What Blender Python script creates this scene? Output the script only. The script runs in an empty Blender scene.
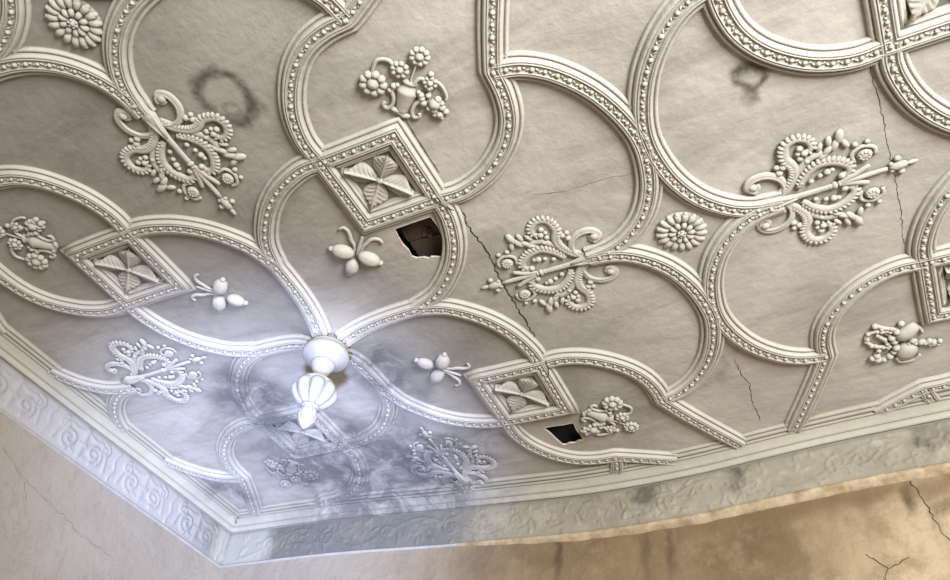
import bpy, bmesh, math, random
import numpy as np
from mathutils import Vector, Matrix, noise
from mathutils.geometry import delaunay_2d_cdt

# ---------------------------------------------------------------- scale
# Plan coordinates: X to the right along the far wall, Y towards the viewer,
# D downwards from the ceiling datum, all in units of U metres.
U = 0.6
H = 3.79                       # height of the moulding crest plane above the floor
CZ = -0.045                    # the flat plaster lies this much above the crest plane
rng = random.Random(7)
sc = bpy.context.scene
COL = sc.collection

def W(x, y, d):
    return (x * U, -y * U, H - d * U)

# ---------------------------------------------------------------- sagging ceiling
_ctl = [(1,1,0.0),(-1,1,-.012),(-1,-1,-.045),(1,-1,.078),(0,0,0),(2.47,0,.01),(1.9,0,0),(1.9,-1.45,.085),
        (2.45,-.65,.06),(3.95,-1,-.03),(3.05,-1.4,.0),(3.95,1,-.01),(-2.5,-2,.0),(-.3,-2.15,.035),(1,-2.2,.09),
        (2,-2.2,.085),(3.3,-2.2,.03),(4.5,-2.2,.02),(0,2.4,0),(2.4,2.4,0),(-2.4,0,0),(-2.4,2.4,0),(5,2.4,0),(3,0,0),(5.2,0,0),
        (0,4.4,0),(2.5,4.4,0),(5,4.4,0),(-2.4,4.4,0),(0,-1.2,.02)]
_P = np.array([(a,b) for a,b,c in _ctl]); _S = 0.95
_G = np.exp(-((_P[:,None]-_P[None])**2).sum(-1)/_S**2)
_w = np.linalg.solve(_G + 0.02*np.eye(len(_P)), np.array([c for a,b,c in _ctl]))
def sag(x, y):
    return float(np.exp(-((_P-np.array((x,y)))**2).sum(-1)/_S**2) @ _w)
def funnel(x, y):
    r = math.hypot(x, y)
    return .20*math.exp(-(r/.19)**1.2)
def surf(x, y):
    return CZ + sag(x, y) + funnel(x, y)

# ---------------------------------------------------------------- object helpers
def link(name, me, mat=None, parent=None):
    o = bpy.data.objects.new(name, me); COL.objects.link(o)
    if mat is not None and not isinstance(me, type(None)): me.materials.append(mat)
    if parent: o.parent = parent
    return o
def structure(o): o['kind'] = 'structure'; return o
def thing(name, label, cat, loc, rotz=0, group=None):
    o = bpy.data.objects.new(name, None); COL.objects.link(o)
    o.empty_display_size = .05
    o.location = loc; o.rotation_euler = (0, 0, rotz)
    o['label'] = label; o['category'] = cat
    if group: o['group'] = group
    return o
def lie(o, x, y, rotz):
    """lay a relief flat on the sagging plaster at (x, y)"""
    e=.12
    n=Vector(((surf(x+e,y)-surf(x-e,y))/(2*e),-(surf(x,y+e)-surf(x,y-e))/(2*e),1)).normalized()
    t=Vector((math.cos(rotz),math.sin(rotz),0)); t=(t-n*t.dot(n)).normalized(); b=n.cross(t)
    M=Matrix((t,b,n)).transposed()
    o.rotation_euler=M.to_euler(); return o
def flatten(o,k=.72):
    o.scale=(1,1,k); return o
def dup(root, loc, rotz, label, group=None):
    r = root.copy(); COL.objects.link(r); r.location = loc; r.rotation_euler = (0, 0, rotz)
    r['label'] = label
    if group: r['group'] = group
    for ch in list(root.children):
        c = ch.copy(); COL.objects.link(c); c.parent = r
        for g in ch.children:
            d = g.copy(); COL.objects.link(d); d.parent = c
    return r

class MB:
    """collects vertices and faces of one mesh"""
    def __init__(s): s.v = []; s.f = []
    def add(s, vs, fs):
        n = len(s.v); s.v += [tuple(v) for v in vs]; s.f += [tuple(i+n for i in f) for f in fs]
    def build(s, name, mat, parent=None, smooth=True):
        me = bpy.data.meshes.new(name); me.from_pydata(s.v, [], s.f)
        bm = bmesh.new(); bm.from_mesh(me); bmesh.ops.recalc_face_normals(bm, faces=bm.faces); bm.to_mesh(me); bm.free()
        if smooth: me.polygons.foreach_set('use_smooth', [True]*len(me.polygons))
        return link(name, me, mat, parent)
    def ball(s, c, r, seg=8, rings=5, rot=None, squash=(1,1,1)):
        vs=[]; fs=[]
        M = rot or Matrix.Identity(3)
        for i in range(rings+1):
            t = math.pi*i/rings
            for j in range(seg):
                p = 2*math.pi*j/seg
                q = M @ Vector((r*squash[0]*math.sin(t)*math.cos(p), r*squash[1]*math.sin(t)*math.sin(p), r*squash[2]*math.cos(t)))
                vs.append((c[0]+q.x, c[1]+q.y, c[2]+q.z))
        for i in range(rings):
            for j in range(seg):
                a=i*seg+j; b=i*seg+(j+1)%seg
                fs.append((a,b,b+seg,a+seg))
        s.add(vs, fs)
    def tube(s, pts, rad, seg=8, zs=1.0):
        """pts local 3D; rad number or list"""
        n=len(pts); rad = rad if isinstance(rad,(list,tuple)) else [rad]*n
        vs=[]; fs=[]
        for i,p in enumerate(pts):
            a=Vector(pts[max(0,i-1)]); b=Vector(pts[min(n-1,i+1)])
            t=(b-a); t = t.normalized() if t.length>1e-9 else Vector((1,0,0))
            up=Vector((0,0,1)); sd=t.cross(up)
            sd = sd.normalized() if sd.length>1e-6 else Vector((1,0,0)); up=sd.cross(t)
            for j in range(seg):
                an=2*math.pi*j/seg
                vs.append(Vector(p)+sd*(rad[i]*math.cos(an))+up*(rad[i]*zs*math.sin(an)))
        for i in range(n-1):
            for j in range(seg):
                a=i*seg+j; b=i*seg+(j+1)%seg
                fs.append((a,b,b+seg,a+seg))
        fs.append(tuple(range(seg))); fs.append(tuple((n-1)*seg+j for j in range(seg)))
        s.add(vs, fs)

def catmull(P, k=6, closed=False):
    P=[np.array(p,float) for p in P]; n=len(P); out=[]
    if n==2: return [P[0]+(P[1]-P[0])*i/k for i in range(k+1)]
    for i in range(n-1 if not closed else n):
        if closed: p0,p1,p2,p3=P[i-1],P[i],P[(i+1)%n],P[(i+2)%n]
        else:
            p1,p2=P[i],P[i+1]; p0=P[i-1] if i>0 else 2*p1-p2; p3=P[i+2] if i+2<n else 2*p2-p1
        for j in range(k):
            t=j/k
            out.append(.5*(2*p1+(p2-p0)*t+(2*p0-5*p1+4*p2-p3)*t*t+(3*p1-p0-3*p2+p3)*t**3))
    if not closed: out.append(P[-1])
    return out
def resample(P, step, closed=False):
    P=[np.array(p,float) for p in P]
    if closed: P=P+[P[0]]
    L=[0]
    for a,b in zip(P,P[1:]): L.append(L[-1]+np.linalg.norm(b-a))
    n=max(2,int(round(L[-1]/step))); out=[]; j=0
    for i in range(n+1):
        t=L[-1]*i/n
        while j<len(L)-2 and L[j+1]<t: j+=1
        w=(t-L[j])/max(1e-9,L[j+1]-L[j]); out.append(P[j]*(1-w)+P[j+1]*w)
    return out

# ---------------------------------------------------------------- materials
class NT:
    def __init__(s, name):
        s.m=bpy.data.materials.new(name); s.m.use_nodes=True; s.t=s.m.node_tree; s.t.nodes.clear()
        s.out=s.n('ShaderNodeOutputMaterial'); s.b=s.n('ShaderNodeBsdfPrincipled')
        s.l(s.b.outputs[0], s.out.inputs[0]); s.b.inputs['Roughness'].default_value=.8
        s.b.inputs['Specular IOR Level'].default_value=.25
        s.geo=s.n('ShaderNodeNewGeometry'); s.pos=s.geo.outputs['Position']
    def n(s,t,**k):
        x=s.t.nodes.new(t)
        for a,b in k.items(): setattr(x,a,b)
        return x
    def l(s,a,b): s.t.links.new(a,b)
    def math(s,op,a,b=None,clamp=False):
        x=s.n('ShaderNodeMath',operation=op,use_clamp=clamp)
        for i,v in enumerate((a,b)):
            if v is None: continue
            if isinstance(v,(int,float)): x.inputs[i].default_value=v
            else: s.l(v,x.inputs[i])
        return x.outputs[0]
    def noise(s,scale,detail=6,rough=.6,vec=None,stretch=None,dist=0):
        v=vec or s.pos
        if stretch:
            mp=s.n('ShaderNodeMapping'); mp.inputs['Scale'].default_value=stretch; s.l(v,mp.inputs[0]); v=mp.outputs[0]
        x=s.n('ShaderNodeTexNoise'); s.l(v,x.inputs['Vector']); x.inputs['Scale'].default_value=scale
        x.inputs['Detail'].default_value=detail; x.inputs['Roughness'].default_value=rough; x.inputs['Distortion'].default_value=dist
        return x.outputs['Fac']
    def ramp(s,f,stops):
        x=s.n('ShaderNodeValToRGB'); s.l(f,x.inputs[0]); e=x.color_ramp.elements
        while len(e)<len(stops): e.new(.5)
        for i,(p,c) in enumerate(stops):
            e[i].position=p; e[i].color=(c if len(c)==4 else (*c,1)) if not isinstance(c,(int,float)) else (c,c,c,1)
        return x.outputs[0]
    def mix(s,f,a,b,mode='MIX'):
        x=s.n('ShaderNodeMix',data_type='RGBA',blend_type=mode)
        for v,i in ((f,0),(a,6),(b,7)):
            if isinstance(v,(int,float)): x.inputs[i].default_value=v
            elif isinstance(v,tuple): x.inputs[i].default_value=(*v,1)
            else: s.l(v,x.inputs[i])
        return x.outputs[2]
    def dist(s,p,stretch=(1,1,1),warp=0,wscale=8):
        v=s.pos
        if warp:
            nz=s.n('ShaderNodeTexNoise'); nz.inputs['Scale'].default_value=wscale; nz.inputs['Detail'].default_value=4; s.l(v,nz.inputs['Vector'])
            a=s.n('ShaderNodeVectorMath',operation='SUBTRACT'); s.l(nz.outputs['Color'],a.inputs[0]); a.inputs[1].default_value=(.5,.5,.5)
            b=s.n('ShaderNodeVectorMath',operation='SCALE'); s.l(a.outputs[0],b.inputs[0]); b.inputs['Scale'].default_value=warp
            c=s.n('ShaderNodeVectorMath',operation='ADD'); s.l(v,c.inputs[0]); s.l(b.outputs[0],c.inputs[1]); v=c.outputs[0]
        a=s.n('ShaderNodeVectorMath',operation='SUBTRACT'); s.l(v,a.inputs[0]); a.inputs[1].default_value=p
        b=s.n('ShaderNodeVectorMath',operation='MULTIPLY'); s.l(a.outputs[0],b.inputs[0]); b.inputs[1].default_value=stretch
        c=s.n('ShaderNodeVectorMath',operation='LENGTH'); s.l(b.outputs[0],c.inputs[0]); return c.outputs['Value']
    def spot(s,p,r0,r1,stretch=(1,1,1),warp=.2,wscale=6):
        """1 inside r0 falling to 0 at r1"""
        d=s.dist(p,stretch,warp,wscale)
        m=s.n('ShaderNodeMapRange',interpolation_type='SMOOTHSTEP'); s.l(d,m.inputs[0])
        m.inputs[1].default_value=r0; m.inputs[2].default_value=r1; m.inputs[3].default_value=1; m.inputs[4].default_value=0
        return m.outputs[0]
    def bump(s,h,strength=.3,dist=.01):
        x=s.n('ShaderNodeBump'); x.inputs['Strength'].default_value=strength; x.inputs['Distance'].default_value=dist
        s.l(h,x.inputs['Height']); s.l(x.outputs[0],s.b.inputs['Normal'])
    def color(s,c): s.l(c,s.b.inputs['Base Color'])
    def grime(s,c,shade_dirt,dist=.06,lo=.35,hi=.95,amt=1.0):
        """occlusion shade painted into the corners of the mouldings, along with dust"""
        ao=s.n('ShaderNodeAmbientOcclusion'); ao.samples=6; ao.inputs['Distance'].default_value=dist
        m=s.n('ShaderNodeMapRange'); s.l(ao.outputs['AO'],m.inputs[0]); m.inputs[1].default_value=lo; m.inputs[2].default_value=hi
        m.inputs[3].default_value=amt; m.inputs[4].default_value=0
        return s.mix(m.outputs[0],c,shade_dirt)

def damp(M, c):
    """grey-blue damp bloom over the corner of the room, shared by ceiling, ribs and frieze"""
    k=None
    for p,r0,r1,st,wp in [(W(-.75,-1.5,0),.2,.72,(.9,1.3,.6),.7),(W(-1.15,-.55,0),.08,.42,(1.2,.9,.6),.5),(W(-1.3,-1.55,0),.05,.40,(1,1,.6),.4),(W(.15,-1.5,0),.05,.45,(.8,1.4,.6),.6),
                        (W(-.75,-2.1,0),.15,.75,(.75,1.6,1),.35),(W(-2.2,-1.55,.05),.03,.22,(1,.8,1),.3),(W(.1,-.55,0),.03,.30,(1,.9,.6),.4)]:
        q=M.spot(p,r0,r1,st,wp,3.5)
        k=q if k is None else M.math('MAXIMUM',k,q)
    n=M.noise(6.5,8,.68,dist=.8)
    n=M.ramp(n,[(.36,0.0),(.55,1.0)])
    k=M.math('MULTIPLY',k,M.math('ADD',M.math('MULTIPLY',n,.72),.28))
    return M.mix(M.math('MULTIPLY',k,.9),c,(.115,.115,.125))

def plaster(name, base, shade_dirtcol, ceiling=False, shade_grime_amt=.8, gd=.05):
    M=NT(name)
    n1=M.noise(1.6,6,.6); n2=M.noise(9,8,.65)
    c=M.mix(M.ramp(n1,[(.3,0.0),(.72,1.0)]), tuple(x*.86 for x in base), tuple(min(1,x*1.06) for x in base))
    c=M.mix(M.math('MULTIPLY',M.ramp(n2,[(.42,1.0),(.6,0.0)]),.22), c, tuple(x*.66 for x in base))
    if ceiling:
        # drawn-out soot smears and faint brush streaks
        n3=M.noise(2.2,7,.7,stretch=(.8,2.6,1),dist=.8)
        c=M.mix(M.math('MULTIPLY',M.ramp(n3,[(.46,0.0),(.68,1.0)]),.5), c, (.22,.205,.185))
        def ring(px,py,r,w,st,amt,wp=.06):
            d=M.dist(W(px,py,CZ),st,wp,14)
            a=M.math('ABSOLUTE',M.math('SUBTRACT',d,r))
            m=M.n('ShaderNodeMapRange',interpolation_type='SMOOTHSTEP'); M.l(a,m.inputs[0]); m.inputs[1].default_value=0; m.inputs[2].default_value=w
            m.inputs[3].default_value=amt; m.inputs[4].default_value=0
            return M.math('MULTIPLY',m.outputs[0],M.ramp(M.noise(30,5,.7),[(.36,.62),(.56,1.0)]))
        for a in [(.485,1.79,.09,.034,(1.05,.95,1),1.0),(.475,1.72,.028,.016,(1,1,1),.45),(.62,1.69,.02,.03,(1,1,1),.5),(3.07,.83,.04,.03,(1,1,1),.95),
                  (3.05,.72,.01,.03,(1,.8,1),.7),(3.17,.88,.02,.05,(.6,1.4,1),.5)]:
            c=M.mix(ring(*a),c,(.10,.085,.065))
        for px,py,r0,r1,am in [(1.0,-.7,.10,.75,.42),(-1.2,1.7,.3,1.5,.45),(.1,2.5,.3,1.1,.25),(.25,.5,.1,.55,.28),(-.6,.45,.1,.5,.2),(1.5,-1.5,.05,.45,.3),(.72,.05,.05,.28,.2),(1.3,-1.0,.02,.22,.45),(.3,.05,.02,.3,.25),(2.35,-1.25,.01,.09,.6),(1.3,.2,.01,.2,.3),
                               (2.7,-1.65,.05,.35,.2),(-1.7,-.9,.05,.3,.3),(3.1,-1.0,.03,.3,.25),(-.2,.45,.05,.4,.15),(.55,-.5,.1,.45,.3)]:
            c=M.mix(M.math('MULTIPLY',M.spot(W(px,py,CZ),r0,r1,(1,1,1),.35,5),am),c,(.15,.14,.12))  # smudges, plus broad dim patches that paint the light falloff left and low
    c=damp(M,c)
    c=M.grime(c,shade_dirtcol,gd,.35,.98,shade_grime_amt)
    M.color(c)
    M.bump(M.math('ADD',M.noise(22,6,.6),M.math('MULTIPLY',M.noise(4,3,.5),.8)),.35,.012)
    return M.m

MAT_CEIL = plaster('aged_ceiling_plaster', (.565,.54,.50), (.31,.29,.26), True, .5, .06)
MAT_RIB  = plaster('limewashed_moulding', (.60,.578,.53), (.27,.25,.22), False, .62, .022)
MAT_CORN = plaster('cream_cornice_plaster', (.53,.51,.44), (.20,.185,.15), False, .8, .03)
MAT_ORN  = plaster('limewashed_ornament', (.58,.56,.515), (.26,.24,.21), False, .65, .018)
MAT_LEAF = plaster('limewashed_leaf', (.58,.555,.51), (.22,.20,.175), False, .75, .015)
MAT_PANEL = plaster('dark_panel_plaster', (.27,.25,.22), (.12,.11,.095), False, .7, .04)  # darker flat backing behind the leaves
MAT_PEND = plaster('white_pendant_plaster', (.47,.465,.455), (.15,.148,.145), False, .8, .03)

def frieze_mat():
    M=NT('grey_green_frieze'); n1=M.noise(3,7,.65); n2=M.noise(14,7,.7)
    c=M.mix(M.ramp(n1,[(.35,0.0),(.65,1.0)]),(.28,.255,.20),(.38,.35,.285))
    c=M.mix(M.math('MULTIPLY',M.ramp(n2,[(.5,0.0),(.68,1.0)]),.5),c,(.50,.47,.40))
    # pale lilac plaster on the left hand wall
    left=M.spot(W(-2.6,.4,.3),1.1,1.55,(1,1,1),.1,3)
    c=M.mix(left,c,(.43,.425,.435))
    # soot-black bloom right of the corner, sharp pale corner patch
    dk=M.spot(W(-1.3,-2.2,.3),.45,.85,(.8,1,1.2),.25,6)
    dk=M.math('MULTIPLY',dk,M.ramp(M.noise(4.5,8,.7),[(.3,.6),(.55,1.0)]))
    c=M.mix(M.math('MULTIPLY',dk,.82),c,(.13,.135,.14))
    c=M.mix(M.math('MULTIPLY',M.spot(W(-2.35,-2.1,.3),.14,.24,(1,1,.5),.12,9),.8),c,(.47,.47,.43))
    for px in (1.52,3.5,1.05,2.2):
        c=M.mix(M.math('MULTIPLY',M.spot(W(px,-2.22,.2),.01,.10,(1,1,1),.25,9),.8),c,(.09,.085,.07))
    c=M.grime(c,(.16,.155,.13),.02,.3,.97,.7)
    M.color(c); M.bump(M.noise(60,5,.7),.35,.006); return M.m
MAT_FRIEZE = frieze_mat()

def wall_mat():
    M=NT('stained_ochre_wall_plaster')
    sep=M.n('ShaderNodeSeparateXYZ'); M.l(M.pos,sep.inputs[0])
    n1=M.noise(1.3,7,.62,dist=.5); n2=M.noise(6,8,.7)
    warm=M.mix(M.ramp(n1,[(.32,0.0),(.52,.55),(.7,1.0)]),(.135,.09,.046),(.335,.245,.145))
    warm=M.mix(M.math('MULTIPLY',M.ramp(n2,[(.5,0.0),(.66,1.0)]),.45),warm,(.40,.315,.20))
    cool=M.mix(M.ramp(n1,[(.3,0.0),(.7,1.0)]),(.31,.272,.23),(.375,.335,.288))
    cool=M.mix(M.math('MULTIPLY',M.ramp(n2,[(.5,0.0),(.7,1.0)]),.25),cool,(.32,.275,.225))
    t=M.n('ShaderNodeMapRange',interpolation_type='SMOOTHSTEP'); M.l(sep.outputs['X'],t.inputs[0]); t.inputs[1].default_value=-1.2; t.inputs[2].default_value=.75
    c=M.mix(t.outputs[0],cool,warm)
    # peeled, paler patch at right
    pale=M.spot(W(3.45,-2.2,1.3),.12,.75,(1,1,.8),.35,3)
    c=M.mix(M.math('MULTIPLY',pale,M.ramp(M.noise(5,7,.65),[(.36,0.2),(.55,1.0)])),c,(.52,.42,.285))
    # water runs
    st=M.noise(7,6,.6,stretch=(1,1,.06)); fade=M.n('ShaderNodeMapRange'); M.l(sep.outputs['Z'],fade.inputs[0])
    fade.inputs[1].default_value=2.4; fade.inputs[2].default_value=3.5; fade.inputs[3].default_value=0; fade.inputs[4].default_value=1
    run=M.math('MULTIPLY',M.math('MULTIPLY',M.ramp(st,[(.52,0.0),(.72,1.0)]),fade.outputs[0]),.55)
    c=M.mix(M.math('MULTIPLY',run,t.outputs[0]),c,(.16,.115,.07))
    for px,z,l,a in [(.78,.62,.22,.8),(1.48,.7,.25,.55),(1.66,.72,.3,.6),(3.30,.60,.12,.9)]:
        c=M.mix(M.math('MULTIPLY',M.spot(W(px,-2.22,z),.004,.035,(1,.3,.16 if px<3 else .3),.06,14),a),c,(.085,.06,.04))
    # dark tide mark under the ledge
    for px,w in [(2.3,1.2),(3.0,.8)]:
        c=M.mix(M.math('MULTIPLY',M.spot(W(px,-2.2,.54),.01,.20,(.16,1,2.2),.15,7),.6),c,(.18,.12,.065))
    c=M.mix(M.ramp(M.noise(2.2,8,.75,dist=1.5),[(.485,0.0),(.497,.35),(.508,0.0)]),c,(.16,.12,.08))
    M.color(c); M.bump(M.math('ADD',M.noise(12,7,.65),M.math('MULTIPLY',M.noise(3,4,.5),1.5)),.4,.02); return M.m
MAT_WALL = wall_mat()

def simple(name, c1, c2, scale=12, stretch=None, rough=.85):
    M=NT(name); n=M.noise(scale,6,.65,stretch=stretch)
    M.color(M.mix(M.ramp(n,[(.35,0.0),(.65,1.0)]),c1,c2)); M.b.inputs['Roughness'].default_value=rough; return M.m
MAT_LEDGE = simple('cream_flaking_ledge',(.30,.22,.13),(.56,.47,.335),14)
MAT_LEDGE_L = simple('grey_plaster_line',(.36,.35,.33),(.44,.43,.41),16)
MAT_RAW = simple('broken_plaster_edge',(.52,.49,.44),(.72,.69,.63),40)
MAT_BOARD = simple('dark_old_floorboard',(.06,.042,.034),(.13,.09,.07),7,(.3,1,1))
MAT_VOID = simple('dark_void',(.012,.012,.016),(.03,.03,.035),9)  # near-black, the darkness above the holes put into the colour
MAT_CRACK = simple('crack_shadow',(.03,.026,.022),(.06,.05,.042),20)
MAT_FLOOR = simple('worn_floorboards',(.22,.15,.09),(.34,.24,.15),5,(.15,3,1))

# ---------------------------------------------------------------- room edges
XW = -2.55                                          # left wall
_wx=[-2.55,-.3,1,1.95,3.36,4.6,7]; _wy=[-2.04,-2.2,-2.25,-2.25,-2.2,-2.15,-2.1]
def wallY(x): return float(np.interp(x,_wx,_wy))
XMAX, YMAX = 5.4, 4.4

# ---------------------------------------------------------------- ceiling
HOLE_A=[(.875,.632),(1.0,.634),(1.128,.632),(1.133,.55),(1.12,.47),(1.10,.40),(1.082,.352),(1.05,.345),(1.03,.322),(1.0,.335),(.972,.345),(.955,.338),(.93,.36),(.885,.372),(.862,.395),(.868,.45),(.858,.50),(.864,.57)]
HOLE_B=[(.975,-1.444),(1.05,-1.440),(1.13,-1.447),(1.215,-1.446),(1.207,-1.50),(1.204,-1.56),(1.209,-1.62),(1.206,-1.675),(1.17,-1.668),(1.13,-1.686),(1.09,-1.676),(1.055,-1.692),(1.03,-1.685),(1.012,-1.60),(1.0,-1.53)]
def inpoly(x,y,P):
    c=False; j=len(P)-1
    for i in range(len(P)):
        if (P[i][1]>y)!=(P[j][1]>y) and x<(P[j][0]-P[i][0])*(y-P[i][1])/(P[j][1]-P[i][1])+P[i][0]: c=not c
        j=i
    return c
def build_ceiling():
    st=.03
    xs=np.arange(-2.7,XMAX+.2,st); ys=np.arange(-2.43,YMAX+.01,st)
    nx,ny=len(xs),len(ys)
    X,Y=np.meshgrid(xs,ys,indexing='ij')
    S=np.zeros_like(X)
    for (px,py),w in zip(_P,_w): S+=w*np.exp(-((X-px)**2+(Y-py)**2)/_S**2)
    r=np.hypot(X,Y); D=CZ+S+.20*np.exp(-(r/.19)**1.2)
    blocks=[]
    for P in (HOLE_A,HOLE_B):
        a=np.array(P); i0=int(np.searchsorted(xs,a[:,0].min()-.05)); i1=int(np.searchsorted(xs,a[:,0].max()+.05))
        j0=int(np.searchsorted(ys,a[:,1].min()-.05)); j1=int(np.searchsorted(ys,a[:,1].max()+.05)); blocks.append((i0,i1,j0,j1,P))
    m=MB()
    vs=[W(X[i,j],Y[i,j],D[i,j]) for i in range(nx) for j in range(ny)]
    fs=[]
    for i in range(nx-1):
        for j in range(ny-1):
            if any(b[0]<=i<b[1] and b[2]<=j<b[3] for b in blocks): continue
            # finer funnel around the pendant handled by smooth shading
            fs.append((i*ny+j,(i+1)*ny+j,(i+1)*ny+j+1,i*ny+j+1))
    m.add(vs,fs)
    for i0,i1,j0,j1,P in blocks:
        pts=[Vector((X[i,j],Y[i,j])) for i in range(i0,i1+1) for j in range(j0,j1+1) if (i in(i0,i1) or j in(j0,j1)) or not inpoly(X[i,j],Y[i,j],P)]
        n0=len(pts)
        loop=[Vector(p) for p in P]; pts+=loop
        edges=[(n0+k,n0+(k+1)%len(loop)) for k in range(len(loop))]
        v,e,f,_,_,_=delaunay_2d_cdt(pts,edges,[],0,1e-5)
        ff=[]
        for t in f:
            c=sum((v[q] for q in t),Vector((0,0)))/len(t)
            if not inpoly(c.x,c.y,P): ff.append(tuple(t))
        m.add([W(q.x,q.y,surf(q.x,q.y)) for q in v],ff)
    me=bpy.data.meshes.new('ceiling'); me.from_pydata(m.v,[],m.f)
    bm=bmesh.new(); bm.from_mesh(me)
    bmesh.ops.remove_doubles(bm,verts=bm.verts,dist=.0008)
    bmesh.ops.delete(bm,geom=[v for v in bm.verts if not v.link_faces],context='VERTS')
    for f in bm.faces:
        if f.normal.z>0: f.normal_flip()
        f.smooth=True
    bm.to_mesh(me); bm.free()
    return structure(link('ceiling',me,MAT_CEIL))
CEIL=build_ceiling()

# broken plaster thickness round each hole, and the boards above it
def hole_rim(P, name):
    m=MB(); n=len(P); c=np.mean(P,axis=0)
    top=[]; bot=[]; out=[]
    for p in P:
        s=surf(*p); j=rng.uniform(.9,1.12)
        q=c+(np.array(p)-c)*rng.uniform(1.0,1.02)
        o=c+(np.array(p)-c)*(1.03)
        bot.append(W(p[0],p[1],s+.0015)); top.append(W(q[0],q[1],s-.014*j)); out.append(W(o[0],o[1],s-.0005))
    m.add(bot+top+out,[(i,(i+1)%n,n+(i+1)%n,n+i) for i in range(n)]+[(i,(i+1)%n,2*n+(i+1)%n,2*n+i) for i in range(n)])
    return m.build(name,MAT_RAW,CEIL,False)
def box(m,x0,x1,y0,y1,d0,d1):
    v=[W(x,y,d) for d in (d0,d1) for y in (y0,y1) for x in (x0,x1)]
    m.add(v,[(0,1,3,2),(4,5,7,6),(0,1,5,4),(2,3,7,6),(0,2,6,4),(1,3,7,5)])
for P,nm in ((HOLE_A,'a'),(HOLE_B,'b')):
    hole_rim(P,'broken_edge')
    a=np.array(P); x0,x1=a[:,0].min()-.12,a[:,0].max()+.12; y0,y1=a[:,1].min()-.14,a[:,1].max()+.12; s=surf(*a.mean(0))
    m=MB(); v=[W(x,y,d) for d in (s-.02,s-.19) for y in (y0,y1) for x in (x0,x1)]
    m.add(v,[(4,5,7,6),(0,1,5,4),(2,3,7,6),(0,2,6,4),(1,3,7,5)])
    m.build('roof_void',MAT_VOID,CEIL,False)
m=MB()
sA=surf(1.0,.5)
box(m,.845,1.30,.10,.42,sA-.13,sA-.10); box(m,.835,1.30,.43,.74,sA-.14,sA-.11)
m.build('floorboard',MAT_BOARD,CEIL,False)
m=MB()
for t in range(9):
    a=rng.uniform(0,6.28); cx=1.02+rng.uniform(-.05,.08); cy=.44+rng.uniform(-.06,.07)
    m.tube([(cx*U,-cy*U,H-(sA-.105)*U),((cx+.03*math.cos(a))*U,-(cy+.03*math.sin(a))*U,H-(sA-.1)*U)],.006,5)
m.build('lath_splinter',simple('splintered_lath',(.10,.075,.06),(.2,.16,.13),20),CEIL,False)
m=MB(); sB=surf(1.1,-1.56)
box(m,.9,1.3,-1.8,-1.36,sB-.10,sB-.08); m.build('floorboard',MAT_VOID,CEIL,False)

# ---------------------------------------------------------------- ribs
HW=.079
PROF=[(1.0,-.004),(1.0,.008),(.97,.018),(.90,.0245),(.80,.0255),(.73,.021),(.70,.016),(.675,.016),(.65,.028),(.60,.038),(.53,.0445),(.46,.046),(.40,.042),(.385,.0395),(.37,.044),(.335,.0495),(.30,.047),(.285,.040),(.26,.0375)]
PROF=PROF+[(-a,b) for a,b in reversed(PROF)]
def rib_mesh(path, closed=False, beads=True, hw=HW, lift=0.0):
    """path: plan points"""
    n=len(path); m=MB(); K=len(PROF); vs=[]
    for i,p in enumerate(path):
        if closed: a,b=path[i-1],path[(i+1)%n]
        else: a,b=path[max(0,i-1)],path[min(n-1,i+1)]
        t1=p-a; t2=b-p
        l1,l2=np.linalg.norm(t1),np.linalg.norm(t2)
        if l1<1e-9: t1,l1=t2,l2
        if l2<1e-9: t2,l2=t1,l1
        t1=t1/l1; t2=t2/l2
        t=t1+t2; t/=np.linalg.norm(t); nn=np.array([-t[1],t[0]]); k=1/max(.5,abs(t@t1))
        s=surf(p[0],p[1])
        for o,h in PROF:
            q=p+nn*o*hw*k
            vs.append(W(q[0],q[1],s+h+lift))
    fs=[]
    for i in range(n if closed else n-1):
        for j in range(K-1):
            a=i*K+j; b=((i+1)%n)*K+j
            fs.append((a,a+1,b+1,b))
    m.add(vs,fs)
    if beads:
        q=resample(path,.066,closed)
        for i in range(len(q)-1):
            p=q[i]; b=q[i+1]; t=(b-p); L=np.linalg.norm(t); t/=L; an=math.atan2(-t[1],t[0])
            s=surf(*p)+.037+lift; r=.0145*rng.uniform(.85,1.12)
            m.ball(W(p[0],p[1],s+.003),r*U,7,5)
            for f,sd in ((.36,1),(.66,-1)):
                mid=p+(b-p)*f; R=Matrix.Rotation(an+.55*sd,3,'Z')
                nn=np.array([-t[1],t[0]])*sd*.004; mid=mid+nn
                m.ball(W(mid[0],mid[1],s),.0165*U*rng.uniform(.8,1.1),6,4,R,(1.0,.45,.6))
    return m
_trim=[0]
def trim(m,mat,smooth=True):
    _trim[0]+=1
    o=m.build('trim_%d'%_trim[0],mat,None,smooth); return structure(o)

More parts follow.
